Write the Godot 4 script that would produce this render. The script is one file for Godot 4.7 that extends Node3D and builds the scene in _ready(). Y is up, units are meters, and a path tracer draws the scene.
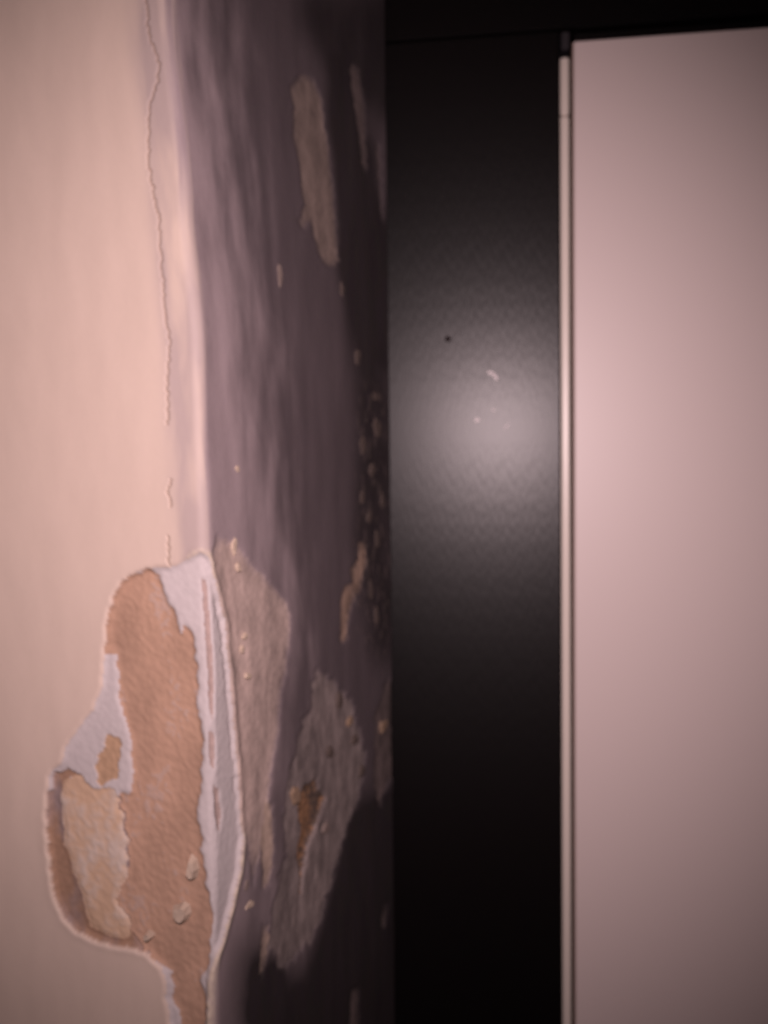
extends Node3D

# ---------------------------------------------------------------- camera, light, exposure
const EYE := Vector3(0.0, 1.75, 0.0)
const EXPOSURE := 1.0
const FLASH_ENERGY := 0.29

var camera: Camera3D

func set_up_view() -> void:
	camera = Camera3D.new()
	camera.name = "camera"
	camera.fov = rad_to_deg(2.0 * atan(512.0 / 900.0))
	camera.near = 0.01
	camera.position = EYE
	camera.rotation_degrees = Vector3(-2.0, 7.6, -0.55)
	var lens := CameraAttributesPhysical.new()
	lens.frustum_focal_length = 12.0 * 900.0 / 512.0
	lens.frustum_focus_distance = 0.3
	lens.exposure_aperture = 5.6
	lens.frustum_near = 0.01
	camera.attributes = lens
	add_child(camera)
	camera.current = true
	var e := Environment.new()
	e.background_mode = Environment.BG_COLOR
	e.background_color = Color(0, 0, 0)
	e.tonemap_mode = Environment.TONE_MAPPER_LINEAR
	e.tonemap_exposure = EXPOSURE
	e.sdfgi_enabled = true
	e.ssao_enabled = true
	e.ssil_enabled = true
	var w := WorldEnvironment.new()
	w.name = "environment"
	w.environment = e
	add_child(w)

# the only light in the dark room: the flash of the camera that took the picture
func camera_flash() -> void:
	var t := thing("camera_flash", "small lit flash unit in front of the wardrobe", "flash", Vector3.ZERO)
	t.transform = camera.transform * Transform3D(Basis.IDENTITY, Vector3(-0.004, 0.066, 0.006))
	var st := SurfaceTool.new()
	st.begin(Mesh.PRIMITIVE_TRIANGLES)
	add_box(st, Vector3(0, 0, 0.012), Vector3(0.02, 0.014, 0.012), 0.002)
	obj("housing", st, mat(Color(0.03, 0.03, 0.03), 0.5), t)
	var lens := SphereMesh.new()
	lens.radius = 0.004
	lens.height = 0.008
	var m := mat(Color(0.9, 0.9, 0.9), 0.3)
	m.emission_enabled = true
	m.emission = Color(1.0, 0.89, 0.9)
	m.emission_energy_multiplier = 1.0
	var l := MeshInstance3D.new()
	l.name = "flash_lamp_lens"
	l.mesh = lens
	l.material_override = m
	t.add_child(l, true)
	var s := SpotLight3D.new()
	s.name = "flash_light"
	s.light_color = Color(1.0, 0.89, 0.9)
	s.light_energy = FLASH_ENERGY
	s.light_size = 0.01
	s.spot_range = 12.0
	s.spot_attenuation = 2.0
	s.spot_angle = 45.0
	s.spot_angle_attenuation = 1.0
	s.shadow_enabled = true
	t.add_child(s)
	s.rotation_degrees = Vector3(-6.0, 4.0, 0.0)

# ---------------------------------------------------------------- helpers
func mat(c: Color, rough: float, spec := 0.5) -> StandardMaterial3D:
	var m := StandardMaterial3D.new()
	m.albedo_color = c.linear_to_srgb()
	m.roughness = rough
	m.metallic_specular = spec
	return m

func thing(called: String, label: String, category: String, at: Vector3) -> Node3D:
	var o := Node3D.new()
	o.name = called
	add_child(o, true)
	o.position = at
	o.set_meta("label", label)
	o.set_meta("category", category)
	return o

func obj(called: String, st: SurfaceTool, m: Material, parent: Node, label := "") -> MeshInstance3D:
	var o := MeshInstance3D.new()
	o.name = called
	o.mesh = st.commit()
	o.material_override = m
	o.cast_shadow = GeometryInstance3D.SHADOW_CASTING_SETTING_ON
	parent.add_child(o, true)
	if label:
		o.set_meta("label", label)
	return o

func structure(o: Node, label: String, category: String) -> void:
	o.set_meta("kind", "structure")
	o.set_meta("label", label)
	o.set_meta("category", category)

func face(st: SurfaceTool, pts: Array, out: Vector3) -> void:
	var n: Vector3 = (pts[1] - pts[0]).cross(pts[2] - pts[0])
	if n.dot(out) > 0.0:            # front faces run clockwise
		pts.reverse()
	st.set_smooth_group(-1)
	for k in range(1, pts.size() - 1):
		for p in [pts[0], pts[k], pts[k + 1]]:
			st.set_normal(out.normalized())
			st.add_vertex(p)

# a box with chamfered edges
func add_box(st: SurfaceTool, centre: Vector3, size: Vector3, c := 0.001) -> void:
	var h := size / 2.0
	var axes := [Vector3.RIGHT, Vector3.UP, Vector3.BACK]
	for a in 3:
		var b := (a + 1) % 3
		var d := (a + 2) % 3
		for s in [-1.0, 1.0]:
			var q := []
			for k in [[-1, -1], [1, -1], [1, 1], [-1, 1]]:
				q.append(centre + axes[a] * s * h[a] + axes[b] * k[0] * (h[b] - c) + axes[d] * k[1] * (h[d] - c))
			face(st, q, axes[a] * s)
			for s2 in [-1.0, 1.0]:
				var e := []
				for k in [-1, 1]:
					e.append(centre + axes[a] * s * h[a] + axes[b] * s2 * (h[b] - c) + axes[d] * k * (h[d] - c))
				for k in [1, -1]:
					e.append(centre + axes[a] * s * (h[a] - c) + axes[b] * s2 * h[b] + axes[d] * k * (h[d] - c))
				face(st, e, axes[a] * s + axes[b] * s2)
	for x in [-1.0, 1.0]:
		for y in [-1.0, 1.0]:
			for z in [-1.0, 1.0]:
				var s := Vector3(x, y, z)
				face(st, [centre + s * Vector3(h.x, h.y - c, h.z - c), centre + s * Vector3(h.x - c, h.y, h.z - c), centre + s * Vector3(h.x - c, h.y - c, h.z)], s)

func span(st: SurfaceTool, lo: Vector3, hi: Vector3, c := 0.001) -> void:
	add_box(st, (lo + hi) / 2.0, hi - lo, c)

func start() -> SurfaceTool:
	var st := SurfaceTool.new()
	st.begin(Mesh.PRIMITIVE_TRIANGLES)
	return st

func noise(seed_: int, freq: float, octaves := 3) -> FastNoiseLite:
	var n := FastNoiseLite.new()
	n.seed = seed_
	n.noise_type = FastNoiseLite.TYPE_SIMPLEX_SMOOTH
	n.frequency = freq
	n.fractal_octaves = octaves
	return n

func grain_normal(seed_: int, freq: float, strength: float) -> ImageTexture:
	var im := noise(seed_, freq, 4).get_seamless_image(512, 512)
	im.convert(Image.FORMAT_RGBA8)
	im.bump_map_to_normal_map(strength)
	return ImageTexture.create_from_image(im)

const LOSS := [-28.4, -40.3, -36.5, -42.3, -44.7, -47.3, -49.3, -54.1, -52.6, -62.4, -54.3, -70.0, -55.9, -80.6, -58.2, -98.9, -62.3, -109.7, -70.8, -117.9, -78.0, -127.6, -81.8, -137.1, -86.0, -140.6, -88.4, -144.5, -90.4, -154.8, -90.9, -170.4, -89.1, -189.0, -87.2, -201.4, -82.8, -212.2, -75.7, -219.4, -64.8, -223.0, -52.7, -224.8, -42.1, -224.5, -35.7, -225.9, -27.7, -231.2, -25.3, -236.7, -24.0, -248.7, -22.4, -258.2, -20.8, -263.4, -3.6, -260.7, -3.1, -247.1, -2.8, -236.6, -2.1, -229.4, 2.0, -222.5, 7.6, -213.0, 14.0, -200.5, 19.2, -187.3, 21.8, -169.7, 20.8, -164.9, 20.0, -147.7, 17.2, -120.9, 15.1, -102.2, 13.4, -80.7, 12.3, -65.6, 6.4, -50.0, 1.1, -33.7, -2.0, -32.5, -10.0, -36.0, -15.0, -39.3, -19.1, -39.4, -24.8, -39.5]
const RENDER := [-28.5, -40.7, -36.5, -42.6, -44.2, -47.2, -48.8, -54.1, -52.1, -62.4, -53.8, -70.0, -54.8, -78.3, -50.1, -80.4, -49.2, -89.3, -50.3, -103.0, -47.0, -107.3, -46.4, -114.8, -44.0, -120.7, -43.7, -131.2, -42.0, -144.7, -44.6, -150.2, -49.2, -149.8, -50.6, -151.3, -47.5, -166.2, -45.9, -176.8, -46.8, -187.5, -51.0, -197.2, -52.7, -205.1, -45.9, -211.9, -41.6, -222.1, -35.7, -225.9, -27.3, -230.9, -23.2, -233.4, -21.5, -245.3, -18.2, -257.5, -15.9, -263.4, -4.4, -261.6, -4.3, -247.2, -7.6, -237.2, -2.8, -227.6, -0.0, -206.9, -3.0, -193.2, -6.2, -186.1, -5.4, -178.5, -7.9, -174.3, -6.2, -168.2, -8.5, -161.0, -9.5, -153.7, -8.8, -152.3, -6.4, -134.4, -5.6, -118.1, -8.3, -105.0, -8.2, -83.0, -9.1, -68.4, -13.0, -66.3, -16.5, -71.6, -17.7, -62.8, -20.7, -57.0, -23.7, -51.2, -25.0, -43.9]
const FILLER := [-80.8, -144.6, -71.1, -143.5, -64.2, -147.9, -52.2, -146.9, -50.7, -155.9, -46.8, -173.8, -47.6, -187.6, -51.9, -203.5, -47.6, -210.6, -43.3, -217.0, -47.6, -221.4, -57.9, -220.4, -67.4, -217.7, -70.1, -208.7, -71.8, -201.2, -77.1, -190.9, -80.9, -178.8, -83.1, -166.6, -84.0, -154.2]
const SCAB := [-62.1, -132.4, -55.0, -121.2, -49.9, -122.4, -49.2, -129.9, -51.2, -142.2, -60.8, -147.3, -63.3, -144.7]
const RIMBAND := [-86.0, -142.7, -78.0, -140.1, -71.1, -142.6, -79.9, -144.5, -83.7, -154.2, -82.6, -166.5, -80.6, -178.8, -76.7, -190.8, -71.8, -201.2, -69.2, -209.4, -63.1, -214.1, -67.4, -218.5, -75.3, -217.5, -81.5, -210.9, -86.3, -200.5, -88.1, -187.4, -89.4, -170.3, -89.0, -154.6]
const CHUNK := [-22.5, -203.7, -20.0, -200.0, -14.6, -197.5, -11.8, -200.2, -12.6, -206.3, -16.7, -210.7, -20.8, -209.1]
const CHIPSTRIP := [-14.4, -173.5, -11.4, -176.2, -8.6, -184.1, -9.4, -190.9, -11.9, -188.9, -13.5, -182.4]
const CRUMB := [-36.6, -214.6, -31.6, -216.2, -32.4, -220.1, -36.6, -219.2]
const GROOVE := [-2.2, -44.9, 0.9, -45.8, 1.5, -61.2, 2.4, -78.8, 2.4, -99.4, 1.1, -112.4, -1.1, -104.8, -1.7, -87.2, -2.0, -68.2, -2.4, -55.1]
const GROOVEB := [-1.9, -116.5, 2.0, -117.7, 2.9, -127.5, 2.0, -134.7, -1.0, -132.7, -2.0, -126.0]
const GROOVEC := [1.2, -141.9, 5.3, -144.6, 7.2, -158.6, 4.7, -165.3, 2.3, -157.0]
const CRACKA := [-9.5, 225.0, -9.8, 220.5, -9.3, 205.5, -5.6, 191.5, -7.4, 184.0, -11.3, 176.8, -13.9, 171.2, -15.5, 160.9, -17.1, 145.6, -15.8, 133.6, -13.0, 121.0, -14.1, 105.9, -14.9, 87.6, -15.8, 73.9, -14.1, 65.5, -15.5, 53.5, -16.3, 38.3, -16.6, 26.3]
const CRACKB := [-16.5, 1.7, -18.1, -4.8, -17.1, -11.8]
const CRACKC := [-18.7, -25.4, -18.8, -39.0]
const BARE_A := [99.4, 223.7, 109.2, 229.0, 117.4, 228.8, 123.6, 219.8, 127.5, 202.1, 131.5, 184.2, 133.5, 161.5, 135.7, 128.8, 125.2, 124.7, 116.1, 126.6, 111.5, 135.0, 105.6, 146.7, 98.2, 139.3, 93.4, 141.8, 99.4, 152.4, 98.2, 174.0, 94.6, 187.5, 96.2, 204.3, 94.0, 214.4]
const BARE_B := [155.5, 255.5, 166.8, 254.0, 173.1, 231.8, 174.1, 195.0, 169.0, 190.4, 163.1, 216.1, 157.1, 238.1]
const BARE_C := [184.9, 217.2, 189.9, 215.6, 193.8, 168.9, 189.7, 166.6, 186.6, 192.4]
const BARE_D := [8.0, -24.4, 20.4, -28.9, 31.7, -37.4, 52.1, -51.9, 66.7, -63.4, 70.6, -77.4, 68.3, -90.4, 61.1, -112.3, 54.2, -137.0, 47.7, -154.7, 45.0, -168.5, 40.3, -179.7, 36.3, -192.7, 32.4, -203.9, 28.4, -191.1, 25.0, -177.3, 20.8, -164.9, 14.5, -123.2, 11.1, -84.8, 6.6, -54.4, 2.8, -35.0]
const BARE_E := [98.1, -104.5, 127.8, -123.3, 137.7, -133.0, 147.9, -146.9, 156.0, -168.6, 156.7, -180.6, 155.8, -180.4, 147.0, -197.2, 130.4, -208.8, 122.4, -220.9, 110.9, -236.8, 92.6, -257.8, 82.4, -256.5, 62.7, -262.4, 53.6, -252.8, 47.6, -236.5, 50.5, -221.4, 56.5, -207.3, 62.8, -196.4, 59.6, -175.1, 66.2, -160.5, 73.0, -145.5, 76.5, -139.6, 85.2, -128.0]
const BARE_F := [194.2, -125.0, 200.3, -143.0, 199.2, -193.2, 178.0, -211.5, 169.2, -184.3, 170.8, -152.6]
const BARE_G := [43.1, -163.0, 48.9, -166.5, 50.4, -188.3, 47.4, -208.5, 40.1, -207.9, 38.5, -183.9]
const BARE_H := [39.3, -224.6, 46.0, -227.6, 47.5, -234.9, 43.2, -250.8, 39.4, -254.6, 36.6, -245.9, 39.4, -235.9]
const BARE_I := [181.5, -276.8, 190.0, -279.4, 185.9, -293.3, 178.8, -292.1]
const BARE_J := [136.9, -309.6, 145.9, -312.4, 146.5, -342.4, 132.2, -334.3]
const SCAR := [96.5, -168.1, 107.4, -184.1, 96.4, -194.8, 87.6, -202.3, 81.4, -217.4, 79.1, -227.8, 77.4, -203.7, 80.7, -189.3, 76.7, -175.8, 82.5, -169.0]
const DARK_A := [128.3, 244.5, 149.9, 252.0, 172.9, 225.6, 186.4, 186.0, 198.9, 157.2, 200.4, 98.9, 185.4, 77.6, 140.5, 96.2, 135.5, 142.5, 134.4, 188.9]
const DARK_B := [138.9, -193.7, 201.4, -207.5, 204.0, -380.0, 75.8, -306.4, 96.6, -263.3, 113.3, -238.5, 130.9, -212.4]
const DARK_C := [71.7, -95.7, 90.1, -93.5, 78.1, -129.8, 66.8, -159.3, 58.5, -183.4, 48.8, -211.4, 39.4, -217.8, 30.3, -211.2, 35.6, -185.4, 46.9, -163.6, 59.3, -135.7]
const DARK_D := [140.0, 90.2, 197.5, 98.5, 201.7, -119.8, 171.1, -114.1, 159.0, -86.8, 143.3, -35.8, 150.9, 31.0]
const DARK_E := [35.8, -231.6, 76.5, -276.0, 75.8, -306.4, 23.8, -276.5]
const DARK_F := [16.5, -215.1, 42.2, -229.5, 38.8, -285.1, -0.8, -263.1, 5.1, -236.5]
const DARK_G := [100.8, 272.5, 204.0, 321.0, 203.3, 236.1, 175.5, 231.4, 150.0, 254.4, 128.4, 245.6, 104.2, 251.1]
const GOLD := [153.6, -37.9, 163.2, -39.3, 162.8, -51.7, 157.7, -57.8, 154.2, -65.5, 160.5, -69.9, 146.1, -69.6, 144.3, -75.8, 138.0, -80.7, 136.1, -88.9, 136.6, -95.3, 128.2, -96.8, 124.7, -92.7, 128.6, -87.7, 126.9, -76.3, 129.6, -64.9, 134.2, -62.6, 141.0, -61.9, 140.6, -53.3, 151.6, -49.3]
const FLECKS := [157.0, 59.0, 193.5, 62.3, 198.4, -52.6, 196.9, -118.9, 159.6, -112.0, 141.9, -72.1, 152.1, -11.8, 150.7, 24.9]
const CHIPS := [["d", 154.1, 75.8, 5.2, 6.1], ["d", 179.7, 33.6, 7.3, 10.2], ["d", 159.9, 22.2, 5.5, 8.7], ["d", 178.8, 53.3, 7.2, 3.2], ["d", 157.5, -10.0, 4.1, 6.2], ["d", 171.8, 6.8, 5.7, 5.7], ["d", 166.7, -23.4, 5.6, 6.3], ["d", 177.7, -38.0, 4.4, 9.0], ["t", 25.5, 6.8, 2.5, 2.4], ["t", 21.0, -30.9, 2.5, 5.8], ["t", 24.4, -41.9, 2.5, 2.9], ["m", 72.5, 109.9, 2.5, 10.2], ["t", 27.4, -75.7, 2.6, 2.0], ["t", 28.7, -95.7, 3.5, 2.0], ["g", 137.0, -144.9, 5.3, 3.6], ["g", 185.0, -160.0, 7.7, 4.6], ["d", 112.7, -157.0, 4.9, 4.7], ["d", 152.5, -180.6, 5.6, 5.0], ["g", 72.8, -169.9, 5.3, 7.6], ["t", 27.6, -210.1, 4.5, 3.0], ["m", 106.3, -199.4, 4.8, 3.5], ["t", 24.4, -82.1, 1.7, 2.9], ["d", 166.7, -68.9, 4.3, 10.1], ["d", 174.8, -85.8, 4.4, 7.7], ["d", 185.8, -12.6, 4.5, 7.8], ["d", 124.5, -129.3, 5.1, 5.9], ["d", 143.4, -158.1, 5.4, 4.9], ["m", 24.9, -199.4, 2.6, 4.0], ["d", 138.1, 113.6, 2.4, 6.0]]

# ---------------------------------------------------------------- the damaged wall
# the wall is laid out on its own surface: u runs along it in mm from the corner edge (left negative), v is the height in mm above a datum
const CORNER := Vector2(-0.1362, -0.40)
const INNER_END := Vector2(-0.0728, -0.594)
const CORNER_R := 0.006
const LEAN_V := [-0.3556, -0.2543, -0.1716, -0.1005, -0.0311, 0.0605, 0.1289, 0.2187, 0.2934]
const LEAN_X := [0.0, 0.0, 0.00178, 0.00178, 0.0, -0.00178, -0.00711, -0.01422, -0.01778]
const U0 := -165.0
const DU := 0.75
const NU := 485
const V0 := -385.0
const DV := 0.8
const NV := 890

var left_dir: Vector2
var right_dir: Vector2
var left_normal: Vector2
var corner_sweep: float
var corner_tangent: float
var corner_arc: float
var u_end: float
var end_start: float

func lay_out_wall() -> void:
	left_dir = Vector2(-cos(deg_to_rad(8.0)), -sin(deg_to_rad(8.0)))
	right_dir = (INNER_END - CORNER).normalized()
	left_normal = Vector2(left_dir.y, -left_dir.x)
	corner_sweep = acos((-left_dir).dot(right_dir))
	corner_tangent = CORNER_R * tan(corner_sweep / 2.0)
	corner_arc = CORNER_R * corner_sweep
	u_end = CORNER.distance_to(INNER_END) - corner_tangent + corner_arc / 2.0
	end_start = u_end - 0.001

# [point, normal] in plan of the wall's face at u metres
func plan(u: float) -> Array:
	var s := u + corner_arc / 2.0
	if s < 0.0:
		return [CORNER + left_dir * (corner_tangent - s), left_normal]
	var a0 := left_normal.angle()
	if s < corner_arc:
		var a := a0 - s / CORNER_R
		var n := Vector2(cos(a), sin(a))
		return [CORNER + left_dir * corner_tangent - left_normal * CORNER_R + n * CORNER_R, n]
	var rn := Vector2(-right_dir.y, right_dir.x)
	if u < end_start:
		return [CORNER + right_dir * (corner_tangent + s - corner_arc), rn]
	var e: Vector2 = CORNER + right_dir * (corner_tangent + end_start + corner_arc / 2.0 - corner_arc)
	var sweep := rn.angle() + PI / 2.0
	var r := 0.002
	var t := (u - end_start) / (r * sweep)
	var aa := rn.angle() - minf(t, 1.0) * sweep
	var nn := Vector2(cos(aa), sin(aa))
	var p := e - rn * r + nn * r
	if t > 1.0:
		p += Vector2(-1, 0) * (u - end_start - r * sweep)
	return [p, nn]

func lean(v: float) -> float:
	if v <= LEAN_V[0]:
		return LEAN_X[0]
	for k in range(1, LEAN_V.size()):
		if v < LEAN_V[k]:
			return lerpf(LEAN_X[k - 1], LEAN_X[k], smoothstep(LEAN_V[k - 1], LEAN_V[k], v))
	return LEAN_X[-1]

func wall_point(u: float, v: float, h := 0.0) -> Vector3:
	var pn := plan(u)
	var w := clampf((u_end - u) / u_end, 0.0, 1.0)
	return Vector3(pn[0].x + lean(v) * w + pn[1].x * h, EYE.y + v, pn[0].y + pn[1].y * h)

# a torn outline: the corner points joined by a wandering line
func torn(flat: Array, rough: float, n: FastNoiseLite) -> PackedVector2Array:
	var out := PackedVector2Array()
	var c := flat.size() / 2
	for k in c:
		var a := Vector2(flat[2 * k], flat[2 * k + 1])
		var b := Vector2(flat[2 * ((k + 1) % c)], flat[2 * ((k + 1) % c) + 1])
		var steps := maxi(1, int(a.distance_to(b) / 1.5))
		for s in steps:
			var p := a.lerp(b, float(s) / steps)
			out.append(p + Vector2(n.get_noise_2d(p.x, p.y), 0.7 * n.get_noise_2d(p.x + 300.0, p.y)) * rough)
	return out

# cells of the fine grid that lie inside the outline
func fill(outline: PackedVector2Array) -> PackedFloat32Array:
	var m := PackedFloat32Array()
	m.resize(NU * NV)
	var rows := []
	rows.resize(NV)
	var c := outline.size()
	for k in c:
		var a := outline[k]
		var b := outline[(k + 1) % c]
		if a.y > b.y:
			var swap := a
			a = b
			b = swap
		var j0 := maxi(0, ceili((a.y - V0) / DV))
		var j1 := mini(NV - 1, ceili((b.y - V0) / DV) - 1)
		for j in range(j0, j1 + 1):
			if rows[j] == null:
				rows[j] = []
			rows[j].append(lerpf(a.x, b.x, (V0 + j * DV - a.y) / (b.y - a.y)))
	for j in NV:
		if rows[j] == null:
			continue
		var xs: Array = rows[j]
		xs.sort()
		for k in range(0, xs.size() - 1, 2):
			for i in range(maxi(0, ceili((xs[k] - U0) / DU)), mini(NU - 1, floori((xs[k + 1] - U0) / DU)) + 1):
				m[j * NU + i] = 1.0
	return m

func box_blur(m: PackedFloat32Array, r: int, across: bool) -> PackedFloat32Array:
	var out := PackedFloat32Array()
	out.resize(NU * NV)
	var count := NU if across else NV
	var lines := NV if across else NU
	var step := 1 if across else NU
	var hop := NU if across else 1
	var w := 1.0 / (2 * r + 1)
	for l in lines:
		var base := l * hop
		var sum := 0.0
		for k in range(-r, r + 1):
			sum += m[base + clampi(k, 0, count - 1) * step]
		for k in count:
			out[base + k * step] = sum * w
			sum += m[base + mini(k + r + 1, count - 1) * step] - m[base + maxi(k - r, 0) * step]
	return out

func blur(m: PackedFloat32Array, r: float) -> PackedFloat32Array:
	var a := m
	for k in 2:
		a = box_blur(a, maxi(1, int(r / DU)), true)
		a = box_blur(a, maxi(1, int(r / DV)), false)
	return a

func draw_line(m: PackedFloat32Array, flat: Array, n: FastNoiseLite, wide: float) -> void:
	for k in flat.size() / 2 - 1:
		var a := Vector2(flat[2 * k], flat[2 * k + 1])
		var b := Vector2(flat[2 * k + 2], flat[2 * k + 3])
		var steps := int(a.distance_to(b) / 0.4) + 1
		for s in steps:
			var p := a.lerp(b, float(s) / steps)
			p.x += 1.0 * n.get_noise_2d(p.x * 2.0, p.y * 2.0)
			var r := wide * (0.6 + 0.8 * absf(n.get_noise_2d(p.y * 1.5, 77.0)))
			for i in range(floori((p.x - r - U0) / DU), ceili((p.x + r - U0) / DU) + 1):
				var d := absf(U0 + i * DU - p.x)
				var j := roundi((p.y - V0) / DV)
				if i >= 0 and i < NU and j >= 0 and j < NV and d < r + 0.4:
					m[j * NU + i] = maxf(m[j * NU + i], clampf(1.2 - d / (r + 0.4), 0.0, 1.0))

func damaged_wall() -> void:
	lay_out_wall()
	var edge := noise(11, 0.12, 3)
	var wander := noise(12, 0.02, 3)
	var streak := noise(13, 0.05, 4)
	var grain := noise(14, 0.35, 3)
	var blotch := noise(15, 0.035, 4)
	var crumbly := noise(16, 0.22, 4)

	# what lies open where
	var loss := fill(torn(LOSS, 1.2, edge))
	var render := fill(torn(RENDER, 2.2, edge))
	var filler := fill(torn(FILLER, 2.5, edge))
	var scab := fill(torn(SCAB, 2.0, edge))
	var band := fill(torn(RIMBAND, 1.5, edge))
	var groove := fill(torn(GROOVE, 0.6, edge))
	for g in [GROOVEB, GROOVEC]:
		var extra := fill(torn(g, 0.8, edge))
		for k in extra.size():
			groove[k] = maxf(groove[k], extra[k])
	var scar := fill(torn(SCAR, 2.5, edge))
	var crack := PackedFloat32Array()
	crack.resize(NU * NV)
	for c in [CRACKA, CRACKB, CRACKC]:
		draw_line(crack, c, edge, 0.3)
	var loss_near := blur(loss, 3.0)
	var render_soft := blur(render, 1.2)
	var primer_soft := blur(loss, 0.9)
	var crack_near := blur(crack, 2.2)
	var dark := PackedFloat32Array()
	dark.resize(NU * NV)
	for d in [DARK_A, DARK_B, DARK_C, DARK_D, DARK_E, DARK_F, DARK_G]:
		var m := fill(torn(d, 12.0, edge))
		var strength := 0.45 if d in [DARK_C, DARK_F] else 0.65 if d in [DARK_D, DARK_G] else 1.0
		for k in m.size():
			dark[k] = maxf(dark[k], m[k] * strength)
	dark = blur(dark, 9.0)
	var bare_id := PackedInt32Array()
	bare_id.resize(NU * NV)
	var bare := PackedFloat32Array()
	bare.resize(NU * NV)
	var bares := [BARE_A, BARE_B, BARE_C, BARE_D, BARE_E, BARE_F, BARE_G, BARE_H, BARE_I, BARE_J, GOLD]
	for b in bares.size():
		var m := fill(torn(bares[b], 7.0 if b in [4, 5] else 3.0, edge))
		for k in m.size():
			if m[k] > 0.5:
				bare_id[k] = b + 1
				bare[k] = 1.0
	var bare_soft := blur(bare, 1.0)
	var bare_fade := blur(bare, 3.5)
	var flecks := blur(fill(torn(FLECKS, 3.0, edge)), 5.0)
	var scar_soft := blur(scar, 1.0)
	var groove_soft := blur(groove, 0.7)
	var filler_soft := blur(filler, 1.5)

	# one grid of points, coarse away from the damage
	var us := PackedFloat32Array()
	var vs := PackedFloat32Array()
	for k in range(16, 0, -1):
		us.append(U0 - 65.0 * k)
	for i in NU:
		us.append(U0 + i * DU)
	for k in 4:
		us.append(us[-1] + 10.0)
	var floor_v := -EYE.y * 1000.0
	for k in 18:
		vs.append(lerpf(floor_v, V0, k / 18.0))
	for j in NV:
		vs.append(V0 + j * DV)
	for k in 5:
		vs.append(lerpf(V0 + (NV - 1) * DV, 650.0, (k + 1) / 5.0))
	var nu := us.size()
	var nv := vs.size()
	var pos := PackedVector3Array()
	var col := PackedColorArray()
	var layer := PackedInt32Array()
	pos.resize(nu * nv)
	col.resize(nu * nv)
	layer.resize(nu * nv)
	var plans := []
	for i in nu:
		plans.append(plan(us[i] / 1000.0))
	for j in nv:
		var v := vs[j]
		var lx := lean(v / 1000.0)
		var jj := clampi(j - 18, 0, NV - 1)
		var inside_v := j >= 18 and j < 18 + NV
		for i in nu:
			var u := us[i]
			var at := j * nu + i
			var fine := inside_v and i >= 16 and i < 16 + NU
			var k := jj * NU + clampi(i - 16, 0, NU - 1)
			var gr := grain.get_noise_2d(u, v * 0.5)
			var st := streak.get_noise_2d(u, v * 0.2)
			var bl := blotch.get_noise_2d(u, v * 0.55)
			var h := 0.35 * wander.get_noise_2d(u, v * 0.5) + 0.015 * gr
			var c: Color
			var id := 0
			# where the mould begins: a smeared line a little past the corner edge
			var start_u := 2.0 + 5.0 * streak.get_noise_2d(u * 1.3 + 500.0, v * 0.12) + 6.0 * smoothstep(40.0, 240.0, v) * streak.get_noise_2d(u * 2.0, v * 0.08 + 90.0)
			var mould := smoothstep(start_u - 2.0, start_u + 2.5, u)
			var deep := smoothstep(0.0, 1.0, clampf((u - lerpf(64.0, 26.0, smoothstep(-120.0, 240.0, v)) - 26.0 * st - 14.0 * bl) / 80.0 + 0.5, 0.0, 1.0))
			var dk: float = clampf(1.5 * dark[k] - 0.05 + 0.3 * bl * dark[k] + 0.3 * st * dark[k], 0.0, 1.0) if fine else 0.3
			var paint := Color(0.65, 0.525, 0.445).lerp(Color(0.46, 0.375, 0.35), clampf(smoothstep(-24.0, -8.0, u) * (0.8 + 1.3 * st), 0.0, 1.0)) * (1.0 + 0.02 * bl + 0.015 * gr + 0.03 * st)  # grey streaks near the corner, deepened in colour to dim the flash-lit edge
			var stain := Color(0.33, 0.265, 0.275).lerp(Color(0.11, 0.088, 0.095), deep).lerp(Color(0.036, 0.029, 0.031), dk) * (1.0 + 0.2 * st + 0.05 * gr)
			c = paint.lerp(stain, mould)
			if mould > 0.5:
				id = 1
			if fine:
				var lip := loss_near[k] * (1.0 - primer_soft[k]) * (0.12 + 0.88 * smoothstep(-14.0, 0.0, u) + 0.16 * smoothstep(-150.0, -190.0, v) * smoothstep(-20.0, -60.0, u))
				h += lip * (4.0 + 2.0 * wander.get_noise_2d(u * 3.0, v * 3.0))
				if lip > 0.08:
					c = c.lerp(Color(0.64, 0.54, 0.43), clampf(lip * 3.0, 0.0, 1.0) * clampf(0.9 + gr, 0.0, 1.0))
				h += 0.15 * crack_near[k] - 0.8 * crack[k]
				c = c.lerp(Color(0.3, 0.21, 0.15), 0.6 * crack[k])
				var cr := crumbly.get_noise_2d(u, v)
				if loss[k] < 0.5 and bare_id[k] > 0 and mould > 0.3:
					id = 4 + bare_id[k]
					var pale := Color(0.2, 0.155, 0.135)
					if bare_id[k] == 4:
						pale = Color(0.45, 0.35, 0.31)
					elif bare_id[k] == 5:
						pale = Color(0.225, 0.185, 0.175)
					elif bare_id[k] == 11:
						pale = Color(0.3, 0.21, 0.16)
					elif bare_id[k] in [2, 3, 6, 9, 10]:
						pale = Color(0.13, 0.1, 0.095)
					elif bare_id[k] in [7, 8]:
						pale = Color(0.42, 0.32, 0.26)
					var patchy := crumbly.get_noise_2d(u * 0.5 + 40.0, v * 0.24)
					var rag := 0.45 if bare_id[k] in [5, 6, 11] else 0.3
					c = c.lerp(pale * (1.0 + 0.35 * st + 0.1 * cr + rag * patchy), clampf(bare_fade[k] * 1.6 - 0.45 + 0.5 * st + 0.3 * cr, 0.0, 1.0))
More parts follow.
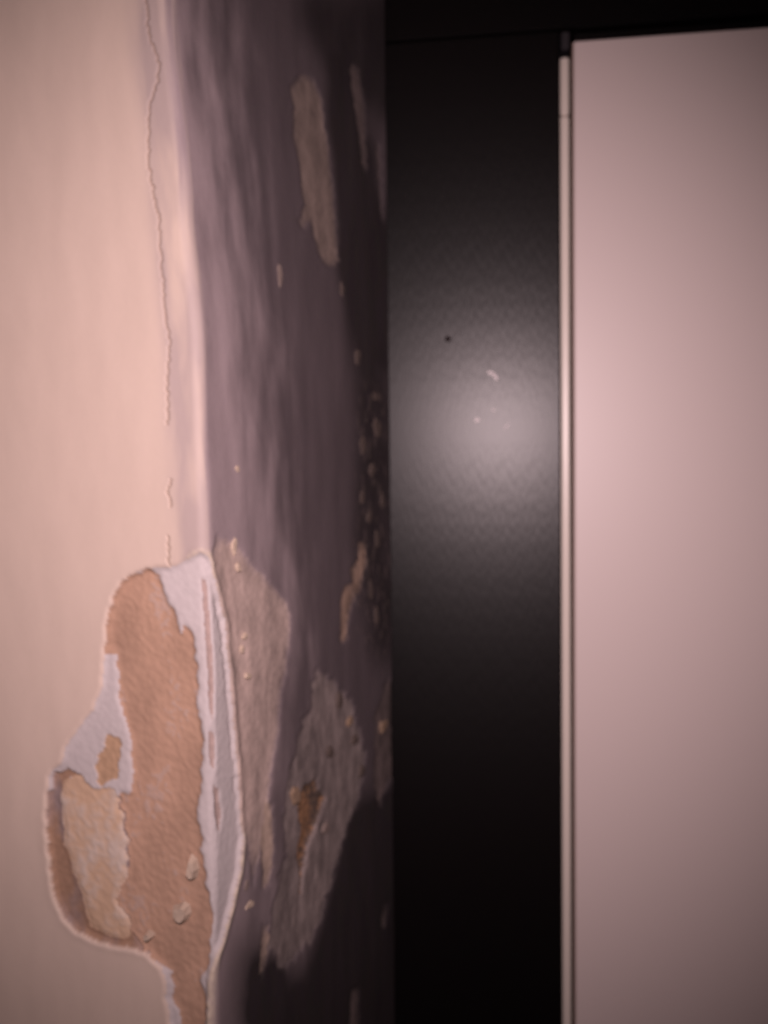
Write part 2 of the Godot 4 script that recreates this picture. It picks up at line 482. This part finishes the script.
				if mould > 0.5:
					h += -0.9 * bare_soft[k] + bare[k] * (0.2 * cr + (0.3 * crumbly.get_noise_2d(u * 0.5 + 40.0, v * 0.24) if bare_id[k] in [5, 6, 11] else 0.0))
					var fl := smoothstep(0.2, 0.45, crumbly.get_noise_2d(u * 0.8 + 900.0, v * 0.3)) * flecks[k]
					c = c.lerp(Color(0.1, 0.077, 0.07), 0.7 * fl)
					h += 0.5 * fl
				if scar[k] > 0.5:
					id = 20
					c = Color(0.11, 0.08, 0.065).lerp(Color(0.24, 0.135, 0.075), smoothstep(-0.25, 0.3, cr + bl)) * (1.0 + 0.4 * cr)
				h -= 2.5 * scar_soft[k] + 0.8 * scar[k] * cr
				h -= 1.6 * primer_soft[k]
				if loss[k] > 0.5:
					id = 2
					c = Color(0.55, 0.5, 0.495) * (1.0 + 0.08 * bl + 0.05 * cr)
					if groove[k] > 0.5:
						c = Color(0.42, 0.32, 0.29) * (1.0 + 0.2 * cr)
					h -= 1.3 * groove_soft[k] - 0.2 * cr
					if render[k] > 0.5:
						id = 3
						c = Color(0.46, 0.295, 0.21) * (1.0 + 0.2 * bl + 0.06 * cr + 0.12 * st)
						if bl + 0.6 * cr > 0.45:
							c = c.lerp(Color(0.46, 0.36, 0.32), 0.5)
					h -= render_soft[k] * 1.6 - 0.16 * render[k] * cr
					if render[k] < 0.5 and u < -36.0 and v > -82.0:
						id = 3
						c = Color(0.46, 0.295, 0.21) * (1.0 + 0.2 * bl + 0.06 * cr)
					if band[k] > 0.5 or (render[k] < 0.5 and u < -32.0 and v < -152.0):
						id = 3
						c = Color(0.35, 0.22, 0.15).lerp(Color(0.3, 0.23, 0.22), clampf(0.5 + 2.0 * bl, 0.0, 1.0)) * (1.0 + 0.2 * cr)
						h -= 1.6 * (1.0 - filler_soft[k])
					if filler[k] > 0.5 and render[k] < 0.5 or scab[k] > 0.5:
						id = 4
						c = Color(0.6, 0.42, 0.29).lerp(Color(0.58, 0.48, 0.41), clampf(0.25 + 0.6 * cr + 1.6 * bl, 0.0, 1.0)) * (1.0 + 0.1 * bl)
						if scab[k] > 0.5:
							c = Color(0.47, 0.31, 0.2) * (1.0 + 0.2 * cr)
						h += -0.5 + 0.12 * cr + 0.5 * bl
			var pn: Array = plans[i]
			var p2: Vector2 = pn[0]
			var n2: Vector2 = pn[1]
			var w := clampf((u_end - u / 1000.0) / u_end, 0.0, 1.0)
			var hm := h / 1000.0
			pos[at] = Vector3(p2.x + lx * w + n2.x * hm, EYE.y + v / 1000.0, p2.y + n2.y * hm)
			c.a = 1.0
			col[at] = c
			layer[at] = id
	var nor := PackedVector3Array()
	nor.resize(nu * nv)
	for j in nv:
		for i in nu:
			var a := pos[j * nu + mini(i + 1, nu - 1)] - pos[j * nu + maxi(i - 1, 0)]
			var b := pos[mini(j + 1, nv - 1) * nu + i] - pos[maxi(j - 1, 0) * nu + i]
			nor[j * nu + i] = a.cross(b).normalized()

	# cut the sheet into its layers
	var index := {}
	for j in nv - 1:
		for i in nu - 1:
			var a := j * nu + i
			var id := layer[a]
			if not index.has(id):
				index[id] = PackedInt32Array()
			index[id].append_array(PackedInt32Array([a, a + nu, a + 1, a + 1, a + nu, a + nu + 1]))
	var root := Node3D.new()
	root.name = "wall_left"
	add_child(root)
	structure(root, "damp plastered wall corner with peeling cream paint and dark mould", "wall")
	var names := {0: ["paint_coat", "cream painted face with a thin vertical crack"], 1: ["mouldy_coat", "grey black mould stained face in the corner"], 2: ["primer_layer", "white primer bared along the torn corner edge"], 3: ["render_patch", "orange brown render bared in the hole"], 4: ["filler_patch", "tan filler patch in the hole"], 20: ["render_scar", "brown hole torn in the mouldy face"]}
	for id in index:
		var rough := 0.62
		if id == 1:
			rough = 0.7
		elif id > 1:
			rough = 0.9
		var m := StandardMaterial3D.new()
		m.vertex_color_use_as_albedo = true
		m.roughness = rough
		m.metallic_specular = 0.4
		var seen := {}
		var P := PackedVector3Array()
		var N := PackedVector3Array()
		var C := PackedColorArray()
		var I := PackedInt32Array()
		for a in index[id]:
			if not seen.has(a):
				seen[a] = P.size()
				P.append(pos[a])
				N.append(nor[a])
				C.append(col[a])
			I.append(seen[a])
		var arr := []
		arr.resize(Mesh.ARRAY_MAX)
		arr[Mesh.ARRAY_VERTEX] = P
		arr[Mesh.ARRAY_NORMAL] = N
		arr[Mesh.ARRAY_COLOR] = C
		arr[Mesh.ARRAY_INDEX] = I
		var mesh := ArrayMesh.new()
		mesh.add_surface_from_arrays(Mesh.PRIMITIVE_TRIANGLES, arr)
		var o := MeshInstance3D.new()
		o.name = names[id][0] if names.has(id) else "bare_patch"
		o.mesh = mesh
		o.material_override = m
		root.add_child(o, true)
		o.set_meta("label", names[id][1] if names.has(id) else "paler bare patch in the mouldy face")

	# the masonry behind the sheet
	var st := start()
	var ring := PackedVector2Array()
	for u in [-1.2, -0.02, 0.0, 0.02, 0.19]:
		var pn := plan(u)
		ring.append(pn[0] - pn[1] * 0.03)
	ring.append(Vector2(ring[-1].x - 0.06, ring[-1].y))
	ring.append(Vector2(ring[0].x, ring[-1].y - 0.3))
	for k in ring.size():
		var a := ring[k]
		var b := ring[(k + 1) % ring.size()]
		face(st, [Vector3(a.x, 0, a.y), Vector3(b.x, 0, b.y), Vector3(b.x, 2.4, b.y), Vector3(a.x, 2.4, a.y)], Vector3(-(b - a).y, 0, (b - a).x))
	obj("masonry_core", st, mat(Color(0.3, 0.2, 0.15), 0.9), root)
	chips(root)

# crumbs and curled chips of plaster that stand proud of the mouldy face
func chips(root: Node3D) -> void:
	var rng := RandomNumberGenerator.new()
	rng.seed = 5
	var tan_ := mat(Color(0.52, 0.41, 0.32), 0.85)
	var kinds := {"g": mat(Color(0.27, 0.185, 0.125), 0.85), "t": tan_, "d": mat(Color(0.095, 0.07, 0.06), 0.85), "m": mat(Color(0.22, 0.17, 0.15), 0.85)}
	for c in CHIPS:
		chip(root, "plaster_chip", c[1], c[2], c[3], c[4], 0.7, kinds[c[0]], rng)
	for b in [[CHUNK, "plaster_chunk"], [CHIPSTRIP, "plaster_chip"], [CRUMB, "plaster_chip"]]:
		var lo := Vector2(1e9, 1e9)
		var hi := -lo
		for k in b[0].size() / 2:
			var p := Vector2(b[0][2 * k], b[0][2 * k + 1])
			lo = lo.min(p)
			hi = hi.max(p)
		var mid := (lo + hi) / 2.0
		chip(root, b[1], mid.x, mid.y, (hi.x - lo.x) / 2.0, (hi.y - lo.y) / 2.0, 1.6, tan_, rng, -2.8)

func chip(root: Node3D, called: String, u: float, v: float, wu: float, wv: float, tall: float, m: Material, rng: RandomNumberGenerator, sunk := -0.8) -> void:
	var st := start()
	var n := 9
	var rim := []
	var top := []
	for k in n:
		var a := TAU * k / n
		var r := rng.randf_range(0.6, 1.05)
		var q := rng.randf_range(0.6, 0.85)
		rim.append(wall_point((u + cos(a) * r * wu) / 1000.0, (v + sin(a) * r * wv) / 1000.0, sunk / 1000.0))
		top.append(wall_point((u + cos(a) * r * q * wu) / 1000.0, (v + sin(a) * r * q * wv) / 1000.0, tall * rng.randf_range(0.5, 1.2) / 1000.0))
	var mid := wall_point(u / 1000.0, v / 1000.0, tall * 0.95 / 1000.0)
	var out: Vector2 = plan(u / 1000.0)[1]
	var o := Vector3(out.x, 0, out.y)
	for k in n:
		var k2 := (k + 1) % n
		for t in [[rim[k], rim[k2], top[k]], [rim[k2], top[k2], top[k]], [top[k], top[k2], mid]]:
			var nn: Vector3 = (t[1] - t[0]).cross(t[2] - t[0]).normalized()
			face(st, t, nn if nn.dot(o) > 0.0 else -nn)
	obj(called, st, m, root)

# ---------------------------------------------------------------- wardrobe
func wardrobe() -> void:
	var h := EYE.y
	var t := thing("wardrobe", "dark wood wardrobe with a flat cream door beside the mouldy wall", "wardrobe", Vector3(0.2, 0, -0.85))
	var o := -t.position
	var wenge := mat(Color(0.004, 0.003, 0.0032), 0.34, 0.43)
	wenge.normal_enabled = true
	wenge.normal_texture = grain_normal(31, 0.02, 6.0)
	wenge.normal_scale = 0.06
	wenge.uv1_triplanar = true
	wenge.uv1_scale = Vector3(50.0, 7.0, 50.0)
	var cream := mat(Color(0.74, 0.63, 0.6), 0.43)
	var white := mat(Color(0.8, 0.72, 0.64), 0.3)
	var st := start()
	span(st, o + Vector3(-0.112, 0.0, -0.618), o + Vector3(0.0368, h + 0.2885, -0.600), 0.0008)
	var panel := obj("filler_panel", st, wenge, t, "dark brown wood panel beside the door")
	st = start()
	span(st, o + Vector3(-0.112, h + 0.2895, -0.62), o + Vector3(0.56, h + 0.40, -0.5985), 0.0012)
	obj("cornice_board", st, wenge, t, "dark board above the door")
	st = start()
	span(st, o + Vector3(0.0372, 0.08, -0.62), o + Vector3(0.0429, h + 0.2335, -0.598), 0.0012)
	obj("edge_profile", st, white, t, "glossy white edge strip beside the door")
	st = start()
	span(st, o + Vector3(0.0372, h + 0.2340, -0.62), o + Vector3(0.0429, h + 0.271, -0.598), 0.0012)
	obj("edge_profile", st, white, t, "short upper piece of the white edge strip")
	st = start()
	span(st, o + Vector3(0.0378, h + 0.2765, -0.62), o + Vector3(0.0436, h + 0.288, -0.6), 0.001)
	obj("hinge_cap", st, mat(Color(0.03, 0.026, 0.03), 0.5), t, "small grey cap above the edge strip")
	st = start()
	span(st, o + Vector3(0.0441, 0.1, -0.5965), o + Vector3(0.5, h + 0.271, -0.578), 0.0009)
	var door := obj("door", st, cream, t, "flat cream wardrobe door")
	st = start()
	span(st, o + Vector3(0.0435, 0.101, -0.596), o + Vector3(0.0441, h + 0.2705, -0.579), 0.0001)
	obj("edge_band", st, mat(Color(0.3, 0.2, 0.16), 0.6), door, "brownish edge band of the door")
	# carcass
	for b in [[Vector3(0.5, 0, -1.15), Vector3(0.56, h + 0.2885, -0.6), "side_panel"], [Vector3(0.046, h + 0.274, -1.15), Vector3(0.499, h + 0.2885, -0.605), "top_panel"], [Vector3(0.046, 0, -0.63), Vector3(0.499, 0.09, -0.605), "plinth"], [Vector3(0.0, 0.0, -1.15), Vector3(0.0436, h + 0.2885, -0.6205), "side_panel"], [Vector3(0.046, 0.0, -1.15), Vector3(0.499, h + 0.273, -1.14), "back_panel"]]:
		st = start()
		span(st, o + b[0], o + b[1], 0.001)
		obj(b[2], st, wenge, t)
	# a plugged screw hole and a few scuffs on the panel's face, their glint painted as pale colour
	st = start()
	var hole := o + Vector3(-0.0362, h + 0.0932, -0.6)
	for k in 12:
		var a := TAU * k / 12.0
		var b := TAU * (k + 1) / 12.0
		face(st, [hole + Vector3(0, 0, 0.0001), hole + Vector3(cos(a), sin(a), 0) * 0.0016 + Vector3(0, 0, 0.0003), hole + Vector3(cos(b), sin(b), 0) * 0.0016 + Vector3(0, 0, 0.0003)], Vector3(0, 0, 1))
		face(st, [hole + Vector3(cos(a), sin(a), 0) * 0.0016 + Vector3(0, 0, 0.0003), hole + Vector3(cos(b), sin(b), 0) * 0.0016 + Vector3(0, 0, 0.0003), hole + Vector3(cos(b), sin(b), 0) * 0.002, hole + Vector3(cos(a), sin(a), 0) * 0.002], Vector3(cos(a), sin(a), 0.5))
	obj("screw_plug", st, mat(Color(0.02, 0.012, 0.012), 0.9, 0.2), panel, "small dark screw plug")
	var pale := mat(Color(0.85, 0.78, 0.78), 0.7)
	for s in [[-0.0078, 0.0700, 0.0024, 0.0009, -20.0], [-0.0052, 0.0675, 0.0022, 0.0009, -55.0], [-0.0174, 0.0395, 0.0014, 0.0012, 10.0], [0.002, 0.035, 0.0024, 0.0004, 50.0], [-0.0065, 0.046, 0.0009, 0.0007, 0.0]]:
		st = start()
		add_box(st, Vector3.ZERO, Vector3(s[2] * 2.0, s[3] * 2.0, 0.0003), 0.0001)
		var sc := obj("scuff_glint", st, pale, panel, "scratch glint painted pale on the dark panel")
		sc.position = o + Vector3(s[0], h + s[1], -0.5999)
		sc.rotation_degrees.z = s[4]

# ---------------------------------------------------------------- the rest of the room
func room() -> void:
	var plaster := mat(Color(0.55, 0.47, 0.39), 0.8)
	for b in [["floor", Vector3(-1.35, -0.1, -1.35), Vector3(1.8, 0, 2.0), "dark wooden floor of the room", "floor"], ["ceiling", Vector3(-1.35, 2.4, -1.35), Vector3(1.8, 2.5, 2.0), "plain plastered ceiling above the wardrobe", "ceiling"], ["wall_back", Vector3(-1.35, 0, -1.35), Vector3(1.8, 2.4, -1.2), "plain plastered wall behind the wardrobe", "wall"], ["wall_right", Vector3(1.65, 0, -1.2), Vector3(1.8, 2.4, 1.85), "plain plastered wall right of the wardrobe", "wall"], ["wall_front", Vector3(-1.35, 0, 1.85), Vector3(1.8, 2.4, 2.0), "plain plastered wall behind the camera", "wall"], ["wall_side", Vector3(-1.35, 0, -0.8), Vector3(-1.22, 2.4, 1.85), "plain plastered wall at the far left", "wall"]]:
		var st := start()
		span(st, b[1], b[2], 0.001)
		var o := obj(b[0], st, mat(Color(0.14, 0.08, 0.05), 0.6) if b[0] == "floor" else plaster, self)
		structure(o, b[3], b[4])

func _ready() -> void:
	set_up_view()
	camera_flash()
	room()
	damaged_wall()
	wardrobe()
